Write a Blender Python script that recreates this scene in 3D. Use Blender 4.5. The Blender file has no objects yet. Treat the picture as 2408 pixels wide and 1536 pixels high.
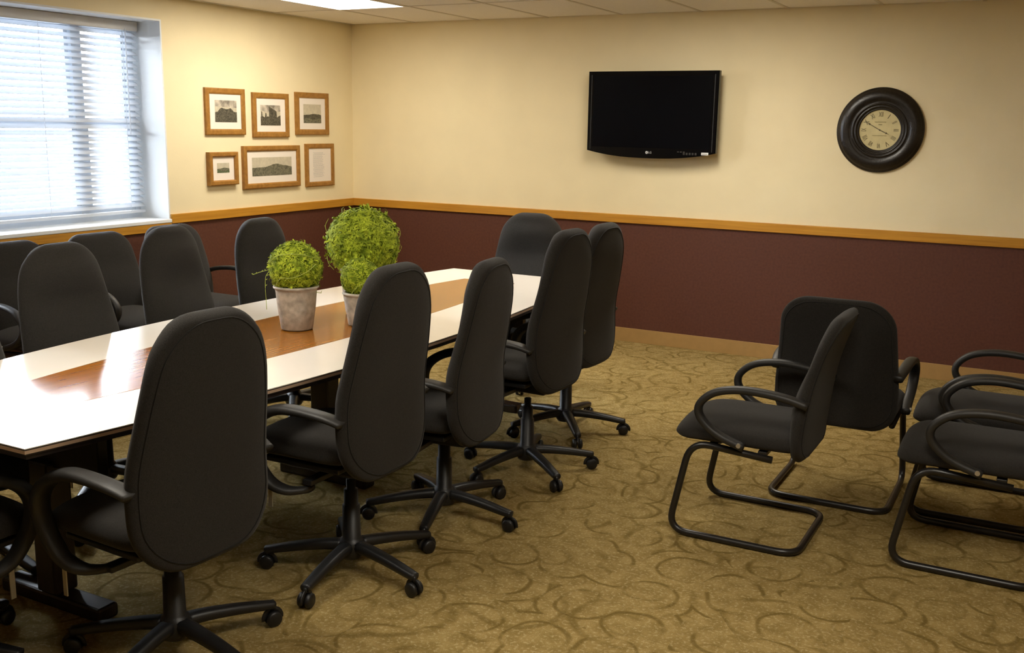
import bpy, bmesh, math, random
from mathutils import Vector, Matrix, noise

# ------------------------------------------------------------------ camera, sky, exposure
scn = bpy.context.scene
YAW, PITCH, ROLL, FPX = 0.4935, -0.1975, 0.0170, 2382.45
CAM = (5.4701, -7.1973, 1.6408)
cy, sy = math.cos(YAW), math.sin(YAW)
fwd = Vector((-sy*math.cos(PITCH), cy*math.cos(PITCH), math.sin(PITCH)))
rgt = Vector((cy, sy, 0)); upv = rgt.cross(fwd)
r2 = math.cos(ROLL)*rgt + math.sin(ROLL)*upv
u2 = -math.sin(ROLL)*rgt + math.cos(ROLL)*upv
cd = bpy.data.cameras.new('camera'); cam = bpy.data.objects.new('camera', cd)
scn.collection.objects.link(cam); scn.camera = cam
m = Matrix((r2, u2, -fwd)).transposed().to_4x4(); m.translation = Vector(CAM)
cam.matrix_world = m
cd.sensor_width = 36; cd.sensor_fit = 'HORIZONTAL'; cd.lens = FPX/2408*36
cd.clip_start = 0.05

scn.view_settings.view_transform = 'Standard'; scn.view_settings.look = 'None'
scn.view_settings.gamma = 1; scn.view_settings.use_curve_mapping = False
scn.view_settings.exposure = 0.0
scn.cycles.max_bounces = 8; scn.cycles.diffuse_bounces = 5; scn.cycles.use_denoising = True
scn.cycles.sample_clamp_indirect = 6

w = bpy.data.worlds.new('sky'); scn.world = w; w.use_nodes = True
bg = w.node_tree.nodes['Background']
bg.inputs['Color'].default_value = (0.84, 0.92, 1.0, 1); bg.inputs['Strength'].default_value = 58.0

LAMP_STRENGTH = 18.0
LAMP_COLOR = (1.0, 0.93, 0.80, 1)

C = scn.collection
PI = math.pi
# ------------------------------------------------------------------ room numbers
CZ = 2.44                       # ceiling
RX, RY = 7.4, -9.76             # far extents of the room
RAIL_T, RAIL_B, BASE_T = 0.981, 0.917, 0.107
WY0, WY1, WZ0, WZ1, WD = -4.35, -2.095, 0.925, 2.29, 0.27

# ------------------------------------------------------------------ materials
def mat(name, color, rough=0.6, spec=0.5, metal=0, noise_amt=0, nscale=50, bump=0, bscale=200, sheen=0, coat=0):
    mt = bpy.data.materials.new(name); mt.use_nodes = True
    nt = mt.node_tree; b = nt.nodes['Principled BSDF']
    b.inputs['Base Color'].default_value = (*color, 1); b.inputs['Roughness'].default_value = rough
    b.inputs['Metallic'].default_value = metal; b.inputs['Specular IOR Level'].default_value = spec
    b.inputs['Sheen Weight'].default_value = sheen; b.inputs['Coat Weight'].default_value = coat
    b.inputs['Coat Roughness'].default_value = 0.08
    tc = nt.nodes.new('ShaderNodeTexCoord')
    if noise_amt:
        n = nt.nodes.new('ShaderNodeTexNoise'); n.inputs['Scale'].default_value = nscale
        n.inputs['Detail'].default_value = 4
        nt.links.new(tc.outputs['Object'], n.inputs['Vector'])
        r = nt.nodes.new('ShaderNodeMapRange'); r.inputs[1].default_value = .3; r.inputs[2].default_value = .7
        r.inputs[3].default_value = 1-noise_amt; r.inputs[4].default_value = 1+noise_amt
        nt.links.new(n.outputs['Fac'], r.inputs[0])
        v = nt.nodes.new('ShaderNodeVectorMath'); v.operation = 'SCALE'; v.inputs[0].default_value = color
        nt.links.new(r.outputs[0], v.inputs['Scale']); nt.links.new(v.outputs[0], b.inputs['Base Color'])
    if bump:
        n = nt.nodes.new('ShaderNodeTexNoise'); n.inputs['Scale'].default_value = bscale; n.inputs['Detail'].default_value = 3
        nt.links.new(tc.outputs['Object'], n.inputs['Vector'])
        bp = nt.nodes.new('ShaderNodeBump'); bp.inputs['Strength'].default_value = bump; bp.inputs['Distance'].default_value = .002
        nt.links.new(n.outputs['Fac'], bp.inputs['Height']); nt.links.new(bp.outputs[0], b.inputs['Normal'])
    return mt

def wood(name, c1, c2, scale=(3, 40, 40), rough=.4, coat=0, spec=.5):
    mt = mat(name, c1, rough, spec, coat=coat); nt = mt.node_tree; b = nt.nodes['Principled BSDF']
    tc = nt.nodes.new('ShaderNodeTexCoord'); mp = nt.nodes.new('ShaderNodeMapping'); mp.inputs['Scale'].default_value = scale
    n = nt.nodes.new('ShaderNodeTexNoise'); n.inputs['Scale'].default_value = 1.0; n.inputs['Detail'].default_value = 6
    n.inputs['Distortion'].default_value = .6
    cr = nt.nodes.new('ShaderNodeValToRGB')
    cr.color_ramp.elements[0].position = .3; cr.color_ramp.elements[0].color = (*c1, 1)
    cr.color_ramp.elements[1].position = .7; cr.color_ramp.elements[1].color = (*c2, 1)
    nt.links.new(tc.outputs['Object'], mp.inputs[0]); nt.links.new(mp.outputs[0], n.inputs['Vector'])
    nt.links.new(n.outputs['Fac'], cr.inputs[0]); nt.links.new(cr.outputs[0], b.inputs['Base Color'])
    return mt

M = {}
M['wall'] = mat('cream_paint', (.88, .76, .49), .75, .3, noise_amt=.03, nscale=3, bump=.25, bscale=120)
M['wains'] = mat('brown_wall_covering', (.100, .034, .020), .6, .35, noise_amt=.14, nscale=60, bump=.3, bscale=250)
M['rail'] = wood('oak_rail', (.45, .195, .014), (.60, .29, .03), (2.5, 2.5, 60), .45)
M['base'] = mat('tan_vinyl_base', (.40, .24, .085), .5, .4, noise_amt=.05, nscale=20)
M['ceil'] = mat('ceiling_tile', (.86, .82, .78), .95, .1, noise_amt=.05, nscale=150, bump=.5, bscale=300)
M['tee'] = mat('ceiling_tee', (.66, .61, .54), .6, .3)
M['white'] = mat('white_paint', (.84, .86, .86), .5, .4, bump=.1, bscale=60)
M['vinyl'] = mat('white_window_vinyl', (.75, .80, .86), .35, .5)
M['slat'] = mat('white_blind_slat', (.85, .87, .90), .4, .5)
nt = M['slat'].node_tree; tr = nt.nodes.new('ShaderNodeBsdfTranslucent'); tr.inputs['Color'].default_value = (.85, .88, .92, 1)
mx = nt.nodes.new('ShaderNodeMixShader'); mx.inputs[0].default_value = .55
nt.links.new(nt.nodes['Principled BSDF'].outputs[0], mx.inputs[1]); nt.links.new(tr.outputs[0], mx.inputs[2]); nt.links.new(mx.outputs[0], nt.nodes['Material Output'].inputs[0])
M['headrail'] = mat('blind_headrail', (.62, .60, .57), .4, .5)
M['laminate'] = mat('pale_laminate', (.93, .86, .76), .11, .5, noise_amt=.015, nscale=5)
M['inlay'] = wood('walnut_inlay', (.30, .105, .010), (.38, .145, .018), (90, 4, 90), .15, coat=.1, spec=.5)
M['edge'] = mat('table_edge_tan', (.60, .42, .29), .4)
M['edge_dark'] = mat('table_edge_dark', (.03, .02, .015), .4)
M['darkwood'] = wood('dark_pedestal', (.016, .010, .008), (.03, .018, .012), (30, 30, 3), .4)
M['fabric'] = mat('charcoal_fabric', (.026, .0235, .021), .95, .15, noise_amt=.4, nscale=420, bump=.7, bscale=500, sheen=.10)
M['piping'] = mat('dark_piping', (.014, .013, .012), .9, .2, sheen=.1)
M['plastic'] = mat('black_plastic', (.012, .012, .013), .42, .5, bump=.15, bscale=400)
M['armpl'] = mat('black_arm_urethane', (.018, .017, .016), .5, .5, bump=.2, bscale=300)
M['metalblk'] = mat('black_tube', (.012, .011, .011), .35, .6)
M['steel'] = mat('bright_metal', (.5, .46, .38), .4, .5, metal=.7)
M['tv'] = mat('gloss_black', (.003, .003, .004), .15, .22)
M['screen'] = mat('lcd_screen', (.002, .002, .003), .35, .06)
M['grey'] = mat('light_grey_print', (.55, .55, .55), .5)
M['dim'] = mat('dim_print', (.035, .032, .03), .35)
M['clockfr'] = mat('aged_black_wood', (.012, .009, .007), .30, .5, noise_amt=.5, nscale=60, bump=.5, bscale=120)
M['dial'] = mat('aged_dial', (.66, .57, .30), .6, .3, noise_amt=.06, nscale=25)
M['ink'] = mat('dial_ink', (.10, .08, .04), .7)
M['inkfaint'] = mat('dial_faint_ink', (.30, .24, .11), .7)
M['oak'] = wood('oak_frame', (.26, .110, .014), (.40, .19, .034), (30, 30, 30), .45)
M['mat'] = mat('cream_mat_board', (.86, .78, .68), .8, .2)
M['sky_lt'] = mat('print_pale', (.55, .49, .36), .6, noise_amt=.12, nscale=30)
M['cloud'] = mat('print_cloud', (.38, .33, .26), .6, noise_amt=.75, nscale=22)
M['print_dk'] = mat('print_dark', (.085, .075, .05), .6, noise_amt=.8, nscale=110)
M['print_md'] = mat('print_mid', (.15, .14, .09), .6, noise_amt=.6, nscale=90)
M['grn'] = mat('print_green', (.10, .13, .06), .6, noise_amt=.5, nscale=90)
M['txt'] = mat('print_text', (.50, .46, .43), .7)
M['pot'] = mat('weathered_clay', (.45, .40, .33), .85, .2, noise_amt=.28, nscale=28, bump=.9, bscale=60)
M['potdark'] = mat('dark_stain_clay', (.13, .10, .07), .85, .2, noise_amt=.4, nscale=40)
M['moss'] = mat('moss_base', (.13, .19, .012), .9, .1, noise_amt=.6, nscale=30, bump=1, bscale=90)
M['ground'] = mat('pale_ground', (.32, .36, .42), .9)

def leafmat(name, ca, cb):
    mt = mat(name, ca, .75, .25); nt = mt.node_tree; b = nt.nodes['Principled BSDF']
    tc = nt.nodes.new('ShaderNodeTexCoord'); n = nt.nodes.new('ShaderNodeTexNoise'); n.inputs['Scale'].default_value = 34
    n.inputs['Detail'].default_value = 4
    cr = nt.nodes.new('ShaderNodeValToRGB')
    cr.color_ramp.elements[0].position = .35; cr.color_ramp.elements[0].color = (*ca, 1)
    cr.color_ramp.elements[1].position = .66; cr.color_ramp.elements[1].color = (*cb, 1)
    nt.links.new(tc.outputs['Object'], n.inputs['Vector']); nt.links.new(n.outputs['Fac'], cr.inputs[0])
    nt.links.new(cr.outputs[0], b.inputs['Base Color'])
    return mt
M['moss_bright'] = leafmat('moss_strands', (.17, .235, .012), (.52, .62, .04))
M['tendril'] = mat('tendril_green', (.40, .48, .10), .7, .2)

def emis(name, color, s):
    mt = bpy.data.materials.new(name); mt.use_nodes = True; nt = mt.node_tree
    b = nt.nodes['Principled BSDF']; b.inputs['Base Color'].default_value = (.8, .8, .8, 1)
    b.inputs['Emission Color'].default_value = color; b.inputs['Emission Strength'].default_value = s
    return mt
M['diffuser'] = emis('lamp_diffuser', LAMP_COLOR, LAMP_STRENGTH)

def glassmat():
    mt = bpy.data.materials.new('window_glass'); mt.use_nodes = True; nt = mt.node_tree
    for n in list(nt.nodes): nt.nodes.remove(n)
    o = nt.nodes.new('ShaderNodeOutputMaterial'); t = nt.nodes.new('ShaderNodeBsdfTransparent'); g = nt.nodes.new('ShaderNodeBsdfGlossy')
    g.inputs['Roughness'].default_value = .02; f = nt.nodes.new('ShaderNodeFresnel'); mx = nt.nodes.new('ShaderNodeMixShader')
    nt.links.new(f.outputs[0], mx.inputs[0]); nt.links.new(t.outputs[0], mx.inputs[1]); nt.links.new(g.outputs[0], mx.inputs[2])
    nt.links.new(mx.outputs[0], o.inputs[0]); return mt
M['glass'] = glassmat()

def carpet():
    mt = mat('swirl_carpet', (.2, .15, .06), 1.0, .1); nt = mt.node_tree; b = nt.nodes['Principled BSDF']; L = nt.links.new
    tc = nt.nodes.new('ShaderNodeTexCoord')
    def node(t, **k):
        n = nt.nodes.new(t)
        for a, v in k.items(): setattr(n, a, v)
        return n
    def math_(op, a, b_=None):
        n = node('ShaderNodeMath', operation=op)
        for i, x in enumerate((a, b_)):
            if x is None: continue
            if isinstance(x, (int, float)): n.inputs[i].default_value = x
            else: L(x, n.inputs[i])
        return n.outputs[0]
    def ramp(v, a, b_, lo, hi):
        n = node('ShaderNodeMapRange', interpolation_type='SMOOTHSTEP'); L(v, n.inputs[0])
        for i, x in enumerate((a, b_, lo, hi)): n.inputs[i+1].default_value = x
        return n.outputs[0]
    # warp
    nz = node('ShaderNodeTexNoise'); nz.inputs['Scale'].default_value = 4.0; nz.inputs['Detail'].default_value = 1
    L(tc.outputs['Object'], nz.inputs['Vector'])
    sub = node('ShaderNodeVectorMath', operation='SUBTRACT'); L(nz.outputs['Color'], sub.inputs[0]); sub.inputs[1].default_value = (.5, .5, .5)
    sc = node('ShaderNodeVectorMath', operation='SCALE'); L(sub.outputs[0], sc.inputs[0]); sc.inputs['Scale'].default_value = .10
    ad = node('ShaderNodeVectorMath', operation='ADD'); L(tc.outputs['Object'], ad.inputs[0]); L(sc.outputs[0], ad.inputs[1])
    lines = []
    for scale, freq, off in ((4.2, 3.4, 0.0), (3.3, 2.6, 7.3)):
        mp = node('ShaderNodeMapping'); mp.inputs['Location'].default_value = (off, off*1.7, 0); L(ad.outputs[0], mp.inputs[0])
        mp.inputs['Rotation'].default_value = (0, 0, off)
        vo = node('ShaderNodeTexVoronoi', voronoi_dimensions='2D'); vo.inputs['Scale'].default_value = scale; vo.inputs['Randomness'].default_value = .75
        L(mp.outputs[0], vo.inputs['Vector'])
        fr = math_('FRACT', math_('MULTIPLY', vo.outputs['Distance'], freq))
        d = math_('ABSOLUTE', math_('SUBTRACT', fr, .5))
        ln = ramp(d, .04, .19, 1, 0)
        # each cell keeps only one side of its rings, so they read as open curls
        pos = node('ShaderNodeVectorMath', operation='SUBTRACT'); L(mp.outputs[0], pos.inputs[0]); L(vo.outputs['Position'], pos.inputs[1])
        sp = node('ShaderNodeSeparateXYZ'); L(pos.outputs[0], sp.inputs[0])
        cs = node('ShaderNodeSeparateColor'); L(vo.outputs['Color'], cs.inputs[0])
        an = math_('MULTIPLY', cs.outputs[0], 6.283)
        side = math_('ADD', math_('MULTIPLY', sp.outputs[0], math_('COSINE', an)), math_('MULTIPLY', sp.outputs[1], math_('SINE', an)))
        keep = math_('MULTIPLY', ramp(side, -.10, .0, 0, 1), ramp(vo.outputs['Distance'], .16, .24, 0, 1))
        lines.append(math_('MULTIPLY', ln, keep))
    line = math_('MAXIMUM', lines[0], math_('MULTIPLY', lines[1], .75))
    brk = node('ShaderNodeTexNoise'); brk.inputs['Scale'].default_value = 9; L(tc.outputs['Object'], brk.inputs['Vector'])
    line = math_('MULTIPLY', line, ramp(brk.outputs['Fac'], .36, .52, .35, 1))
    sp1 = node('ShaderNodeTexNoise'); sp1.inputs['Scale'].default_value = 85; sp1.inputs['Detail'].default_value = 3
    L(tc.outputs['Object'], sp1.inputs['Vector'])
    fleck = ramp(sp1.outputs['Fac'], .50, .70, 0, 1)
    sp2 = node('ShaderNodeTexNoise'); sp2.inputs['Scale'].default_value = 16; sp2.inputs['Detail'].default_value = 3
    L(tc.outputs['Object'], sp2.inputs['Vector'])
    def mix(f, a, b_):
        n = node('ShaderNodeMix', data_type='RGBA'); L(f, n.inputs[0]) if not isinstance(f, float) else None
        for i, x in ((6, a), (7, b_)):
            if isinstance(x, tuple): n.inputs[i].default_value = (*x, 1)
            else: L(x, n.inputs[i])
        return n.outputs[2]
    c = mix(ramp(sp2.outputs['Fac'], .35, .65, 0, 1), (.270, .188, .062), (.360, .255, .094))
    c = mix(math_('MULTIPLY', fleck, .55), c, (.58, .46, .25))
    c = mix(math_('MULTIPLY', line, .72), c, (.130, .085, .015))
    sp3 = node('ShaderNodeTexNoise'); sp3.inputs['Scale'].default_value = 420; L(tc.outputs['Object'], sp3.inputs['Vector'])
    vs = node('ShaderNodeVectorMath', operation='SCALE'); L(c, vs.inputs[0]); L(ramp(sp3.outputs['Fac'], .3, .7, .78, 1.2), vs.inputs['Scale'])
    L(vs.outputs[0], b.inputs['Base Color'])
    bp = node('ShaderNodeBump'); bp.inputs['Strength'].default_value = .5; bp.inputs['Distance'].default_value = .003
    hh = math_('SUBTRACT', sp3.outputs['Fac'], math_('MULTIPLY', line, .6)); L(hh, bp.inputs['Height']); L(bp.outputs[0], b.inputs['Normal'])
    return mt
M['carpet'] = carpet()

# ------------------------------------------------------------------ helpers
def obj(name, bm, m_, parent=None, smooth=False, **props):
    me = bpy.data.meshes.new(name); bm.normal_update(); bm.to_mesh(me); bm.free()
    for x in (m_ if isinstance(m_, (list, tuple)) else [m_]): me.materials.append(x)
    if smooth: me.shade_smooth()
    o = bpy.data.objects.new(name, me); C.objects.link(o)
    if parent is not None: o.parent = parent
    for k, v in props.items(): o[k] = v
    return o
def struct(name, bm, m_, parent=None, smooth=False):
    o = obj(name, bm, m_, parent, smooth)
    if parent is None: o['kind'] = 'structure'
    return o
def thing(name, label, cat, loc=(0, 0, 0), rz=0, group=None):
    o = bpy.data.objects.new(name, None); C.objects.link(o); o.empty_display_size = .1
    o.location = loc; o.rotation_euler = (0, 0, rz); o['label'] = label; o['category'] = cat
    if group: o['group'] = group
    return o
def tree(o, parent=None):
    c = o.copy(); C.objects.link(c)
    if parent is not None: c.parent = parent
    for ch in o.children: tree(ch, c)
    return c
def box(bm, x0, x1, y0, y1, z0, z1, mi=0, bev=0):
    vs = [bm.verts.new((x, y, z)) for z in (z0, z1) for y in (y0, y1) for x in (x0, x1)]
    fs = []
    for f in ((0, 2, 3, 1), (4, 5, 7, 6), (0, 1, 5, 4), (2, 6, 7, 3), (0, 4, 6, 2), (1, 3, 7, 5)):
        fc = bm.faces.new([vs[i] for i in f]); fc.material_index = mi; fs.append(fc)
    if bev:
        es = list({e for f in fs for e in f.edges})
        bmesh.ops.bevel(bm, geom=es, offset=bev, segments=2, affect='EDGES', profile=.5)
    return bm
def B(*a, **k): return box(bmesh.new(), *a, **k)
def frames(pts, up):
    out = []
    n = len(pts)
    for i in range(n):
        a = pts[max(0, i-1)]; b = pts[min(n-1, i+1)]
        t = (b-a).normalized(); s = t.cross(up)
        s = s.normalized() if s.length > 1e-6 else Vector((1, 0, 0))
        out.append((t, s, s.cross(t)))
    return out
def catmull(P, k=6, closed=False):
    P = [Vector(p) for p in P]; out = []; n = len(P)
    rng = range(n) if closed else range(n-1)
    for i in rng:
        if closed: a, b, c, d = P[i-1], P[i], P[(i+1) % n], P[(i+2) % n]
        else: a, b, c, d = P[max(0, i-1)], P[i], P[i+1], P[min(n-1, i+2)]
        for j in range(k):
            t = j/k
            out.append(.5*((2*b)+(c-a)*t+(2*a-5*b+4*c-d)*t*t+(3*b-a-3*c+d)*t**3))
    if not closed: out.append(P[-1])
    return out
def sweep(bm, pts, rx, ry, up=(0, 0, 1), seg=10, closed=False, power=2.0, mi=0):
    """section half sizes rx (sideways) and ry (vertical), numbers or functions of 0..1"""
    pts = [Vector(p) for p in pts]; n = len(pts)
    if closed:
        fr = []
        for i in range(n):
            t = (pts[(i+1) % n]-pts[i-1]).normalized(); s = t.cross(Vector(up)).normalized(); fr.append((t, s, s.cross(t)))
    else: fr = frames(pts, Vector(up))
    rings = []
    for i, p in enumerate(pts):
        u = i/max(1, n-1); a = rx(u) if callable(rx) else rx; b = ry(u) if callable(ry) else ry
        _, s, v = fr[i]; ring = []
        for j in range(seg):
            th = 2*PI*j/seg; c_, s_ = math.cos(th), math.sin(th)
            c_ = math.copysign(abs(c_)**(2/power), c_); s_ = math.copysign(abs(s_)**(2/power), s_)
            ring.append(bm.verts.new(p+s*a*c_+v*b*s_))
        rings.append(ring)
    for i in range(n if closed else n-1):
        r0, r1 = rings[i], rings[(i+1) % n]
        for j in range(seg):
            f = bm.faces.new((r0[j], r0[(j+1) % seg], r1[(j+1) % seg], r1[j])); f.material_index = mi
    if not closed:
        bm.faces.new(rings[0][::-1]).material_index = mi; bm.faces.new(rings[-1]).material_index = mi
    return bm
def lathe(bm, prof, seg=32, c=(0, 0, 0), mi=0, rot=None):
    c = Vector(c); rings = []
    for r, z in prof:
        if r < 1e-6:
            p = Vector((0, 0, z)); rings.append([bm.verts.new((rot @ p if rot else p)+c)]); continue
        rg = []
        for j in range(seg):
            p = Vector((r*math.cos(2*PI*j/seg), r*math.sin(2*PI*j/seg), z))
            rg.append(bm.verts.new((rot @ p if rot else p)+c))
        rings.append(rg)
    for a, b in zip(rings, rings[1:]):
        for j in range(seg):
            k = (j+1) % seg
            if len(a) == 1 and len(b) == 1: continue
            if len(a) == 1: f = bm.faces.new((a[0], b[j], b[k]))
            elif len(b) == 1: f = bm.faces.new((a[j], b[0], a[k]))
            else: f = bm.faces.new((a[j], b[j], b[k], a[k]))
            f.material_index = mi
    bmesh.ops.recalc_face_normals(bm, faces=bm.faces)
    return bm
def loft(bm, rings):
    vr = [[bm.verts.new(p) for p in r] for r in rings]; n = len(vr[0])
    for a, b in zip(vr, vr[1:]):
        for j in range(n): bm.faces.new((a[j], a[(j+1) % n], b[(j+1) % n], b[j]))
    bm.faces.new(vr[0][::-1]); bm.faces.new(vr[-1]); bmesh.ops.recalc_face_normals(bm, faces=bm.faces)
    return bm
def text_mesh(s, size, ext=.0005):
    cu = bpy.data.curves.new('t', 'FONT'); cu.body = s; cu.size = size; cu.extrude = ext; cu.align_x = 'CENTER'; cu.align_y = 'CENTER'
    o = bpy.data.objects.new('t', cu); C.objects.link(o)
    dg = bpy.context.evaluated_depsgraph_get(); me = bpy.data.meshes.new_from_object(o.evaluated_get(dg))
    bpy.data.objects.remove(o); bpy.data.curves.remove(cu)
    return me
def add_text(bm, s, size, mtx, mi=0, sx=1):
    me = text_mesh(s, size); n0 = len(bm.faces); v0 = len(bm.verts)
    bm.from_mesh(me); bm.verts.ensure_lookup_table(); bm.faces.ensure_lookup_table()
    for v in bm.verts[v0:]: v.co = mtx @ Vector((v.co.x*sx, v.co.y, v.co.z))
    for f in bm.faces[n0:]: f.material_index = mi
    bpy.data.meshes.remove(me)

# ------------------------------------------------------------------ the room shell
struct('floor', B(-.3, RX+.1, RY-.1, .1, -.1, 0), M['carpet'])
wl = thing('wall_left', 'x', 'x'); del wl['label'], wl['category']; wl['kind'] = 'structure'
def wall_part(name, bm, m_, par): return obj(name, bm, m_, par)
# left wall, with the deep window opening
bm = bmesh.new()
box(bm, -.35, 0, WY1, 0, RAIL_T-.03, CZ+.1); box(bm, -.35, 0, RY, WY0, RAIL_T-.03, CZ+.1)
box(bm, -.35, 0, WY0, WY1, WZ1, CZ+.1)
wall_part('upper_wall', bm, M['wall'], wl)
bm = bmesh.new()
box(bm, -.35, 0, WY1, 0, 0, RAIL_T-.03); box(bm, -.35, 0, RY, WY0, 0, RAIL_T-.03); box(bm, -.35, 0, WY0, WY1, 0, WZ0)
wall_part('wainscot', bm, M['wains'], wl)
bm = bmesh.new()   # drywall returns lining the recess
box(bm, -.349, .0015, WY1-.012, WY1, WZ0, WZ1); box(bm, -.349, .0015, WY0, WY0+.012, WZ0, WZ1)
box(bm, -.349, .0015, WY0+.012, WY1-.012, WZ1-.012, WZ1)
wall_part('window_return', bm, M['white'], wl)
bm = B(-.349, .018, WY0-.0, WY1-.0, WZ0, WZ0+.025, bev=.004)
wall_part('window_sill', bm, M['white'], wl)
def wall(name, x0, x1, y0, y1):
    e = bpy.data.objects.new(name, None); C.objects.link(e); e['kind'] = 'structure'
    wall_part('upper_wall', B(x0, x1, y0, y1, RAIL_T-.03, CZ+.1), M['wall'], e)
    wall_part('wainscot', B(x0, x1, y0, y1, 0, RAIL_T-.03), M['wains'], e)
wall('wall_back', -.35, RX+.1, 0, .12)
wall('wall_right', RX, RX+.12, RY, 0)
wall('wall_front', -.35, RX+.1, RY-.12, RY)
# chair rail (breaks at the window; a lower length runs on under the sill)
struct('trim_1', B(0, .018, WY1, 0, RAIL_B, RAIL_T, bev=.003), M['rail'])
struct('trim_2', B(0, RX, -.018, 0, RAIL_B, RAIL_T, bev=.003), M['rail'])
struct('trim_3', B(0, .014, WY0, WY1, WZ0-.055, WZ0, bev=.003), M['rail'])
struct('trim_4', B(0, .018, RY, WY0, RAIL_B, RAIL_T, bev=.003), M['rail'])
struct('baseboard_left', B(0, .008, RY, 0, 0, BASE_T, bev=.002), M['base'])
struct('baseboard_back', B(0, RX, -.008, 0, 0, BASE_T, bev=.002), M['base'])
struct('baseboard_right', B(RX-.008, RX, RY, 0, 0, BASE_T, bev=.002), M['base'])
# ceiling: slab, T-bar grid and lay-in tiles
ce = struct('ceiling', B(-.35, RX+.1, RY-.1, .1, CZ+.08, CZ+.18), M['ceil'])
XL = [.03+.61*k for k in range(13) if .03+.61*k < RX]; YL = [-.99-1.22*k for k in range(8) if -.99-1.22*k > RY+.05]
xs = [0.0]+XL+[RX]; ys = [0.0]+YL+[RY]
LIGHTS = [(.64, -.99), (2.47, -4.65), (3.08, -.99), (4.91, -4.65)]      # corners of the grid cells taken by troffers
for i in range(len(xs)-1):
    for j in range(len(ys)-1):
        if xs[i+1]-xs[i] < .1: continue
        if any(abs(xs[i]-a) < .02 and abs(ys[j]-b) < .02 for a, b in LIGHTS): continue
        obj('ceiling_tile', B(xs[i]+.009, xs[i+1]-.009, ys[j+1]+.009, ys[j]-.009, CZ+.004, CZ+.02), M['ceil'], ce)
for x in XL: obj('tee_bar', B(x-.011, x+.011, RY, 0, CZ, CZ+.012), M['tee'], ce)
for y in YL: obj('tee_bar', B(.0, RX, y-.011, y+.011, CZ+.0005, CZ+.012), M['tee'], ce)
def troffer(x, y, label):
    t = thing('ceiling_light', label, 'light', (x+.305, y-.61, CZ), 0, 'recessed fluorescent ceiling lights')
    bm = bmesh.new()
    for a in (box(bm, -.294, -.282, -.6, .6, -.002, .06), box(bm, .282, .294, -.6, .6, -.002, .06), box(bm, -.282, .282, -.6, -.588, -.002, .06), box(bm, -.282, .282, .588, .6, -.002, .06), box(bm, -.294, .294, -.6, .6, .06, .07)): pass
    obj('light_housing', bm, M['white'], t)
    obj('diffuser', B(-.282, .282, -.588, .588, .004, .010), M['diffuser'], t)
troffer(*LIGHTS[0], 'glowing white ceiling light panel in the corner above the framed pictures')
troffer(*LIGHTS[1], 'recessed fluorescent ceiling panel over the near end of the table, out of view')
troffer(*LIGHTS[2], 'recessed fluorescent ceiling panel in front of the television wall, out of view')
troffer(*LIGHTS[3], 'unseen ceiling panel added as fill light over the open floor beside the guest chairs')  # added out of view to fill the chair backs, foreground floor and right-hand wall

# ------------------------------------------------------------------ window
win = bpy.data.objects.new('window_1', None); C.objects.link(win); win['kind'] = 'structure'
fx0, fx1 = -.335, -.275
gy0, gy1 = WY0+.012, WY1-.012; gz0, gz1 = WZ0+.025, WZ1-.012
bm = bmesh.new()
box(bm, fx0, fx1, gy0, gy0+.045, gz0, gz1); box(bm, fx0, fx1, gy1-.045, gy1, gz0, gz1)
box(bm, fx0, fx1, gy0+.045, gy1-.045, gz1-.045, gz1); box(bm, fx0, fx1, gy0+.045, gy1-.045, gz0, gz0+.05)
obj('window_frame', bm, M['vinyl'], win)
units = [(-2.535, gy1-.045), (-3.635, -2.605), (gy0+.045, -3.705)]
for y in (-2.57, -3.67): obj('mullion', B(fx0, fx1+.005, y-.035, y+.035, gz0+.05, gz1-.045), M['vinyl'], win)
for (a, b) in units:
    for zlo, zhi, dx in ((gz0+.05, 1.60, .022), (1.58, gz1-.045, 0)):
        x0 = -.33+dx; bm = bmesh.new(); s = .030
        box(bm, x0, x0+.03, a, a+s, zlo, zhi); box(bm, x0, x0+.03, b-s, b, zlo, zhi)
        box(bm, x0, x0+.03, a+s, b-s, zlo, zlo+s); box(bm, x0, x0+.03, a+s, b-s, zhi-s, zhi)
        sh = obj('sash', bm, M['vinyl'], win)
        obj('pane', B(x0+.012, x0+.017, a+s, b-s, zlo+s, zhi-s), M['glass'], sh)
# horizontal blind hanging in the recess
bl = thing('window_blind', 'white horizontal slat blind hanging in the deep window recess', 'blind', (-.225, (WY0+WY1)/2, gz1-.002))
L2 = (gy1-gy0)/2-.015
obj('headrail', B(-.03, .03, -L2, L2, -.062, 0, bev=.003), M['headrail'], bl)
sl = None; pitch = .041; nsl = int((gz1-gz0-.10)/pitch)
for k in range(nsl):
    if sl is None:
        bm = bmesh.new(); R_ = []
        for yy in (-L2+.005, L2-.005):
            R_.append([Vector((x, yy, .0035-x*x*5+dz)) for x, dz in ((-.024, 0), (-.012, 0), (0, 0), (.012, 0), (.024, 0), (.024, .0022), (.012, .0025), (0, .0028), (-.012, .0025), (-.024, .0022))])
        loft(bm, R_); sl = obj('slat', bm, M['slat'], bl); s_ = sl
    else: s_ = sl.copy(); C.objects.link(s_)
    s_.location = (0, 0, -.085-pitch*k); s_.rotation_euler.y = math.radians(36)
obj('bottom_rail', B(-.024, .024, -L2+.005, L2-.005, -.10-pitch*nsl, -.08-pitch*nsl, bev=.003), M['slat'], bl)
for y in (-.95, -.33, .33, .97):
    for x in (-.026, .026):
        obj('ladder_cord', sweep(bmesh.new(), [(x, y, -.06), (x, y, -.09-pitch*nsl)], .0016, .0016, up=(1, 0, 0), seg=6), M['slat'], bl)
obj('tilt_wand', sweep(bmesh.new(), [(.034, .99, -.05), (.036, .99, -.75)], .004, .004, up=(1, 0, 0), seg=6), M['slat'], bl)
# ground outside
g = bmesh.new(); box(g, -60, -.5, -45, 40, -.7, -.6); struct('ground', g, M['ground'])

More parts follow.
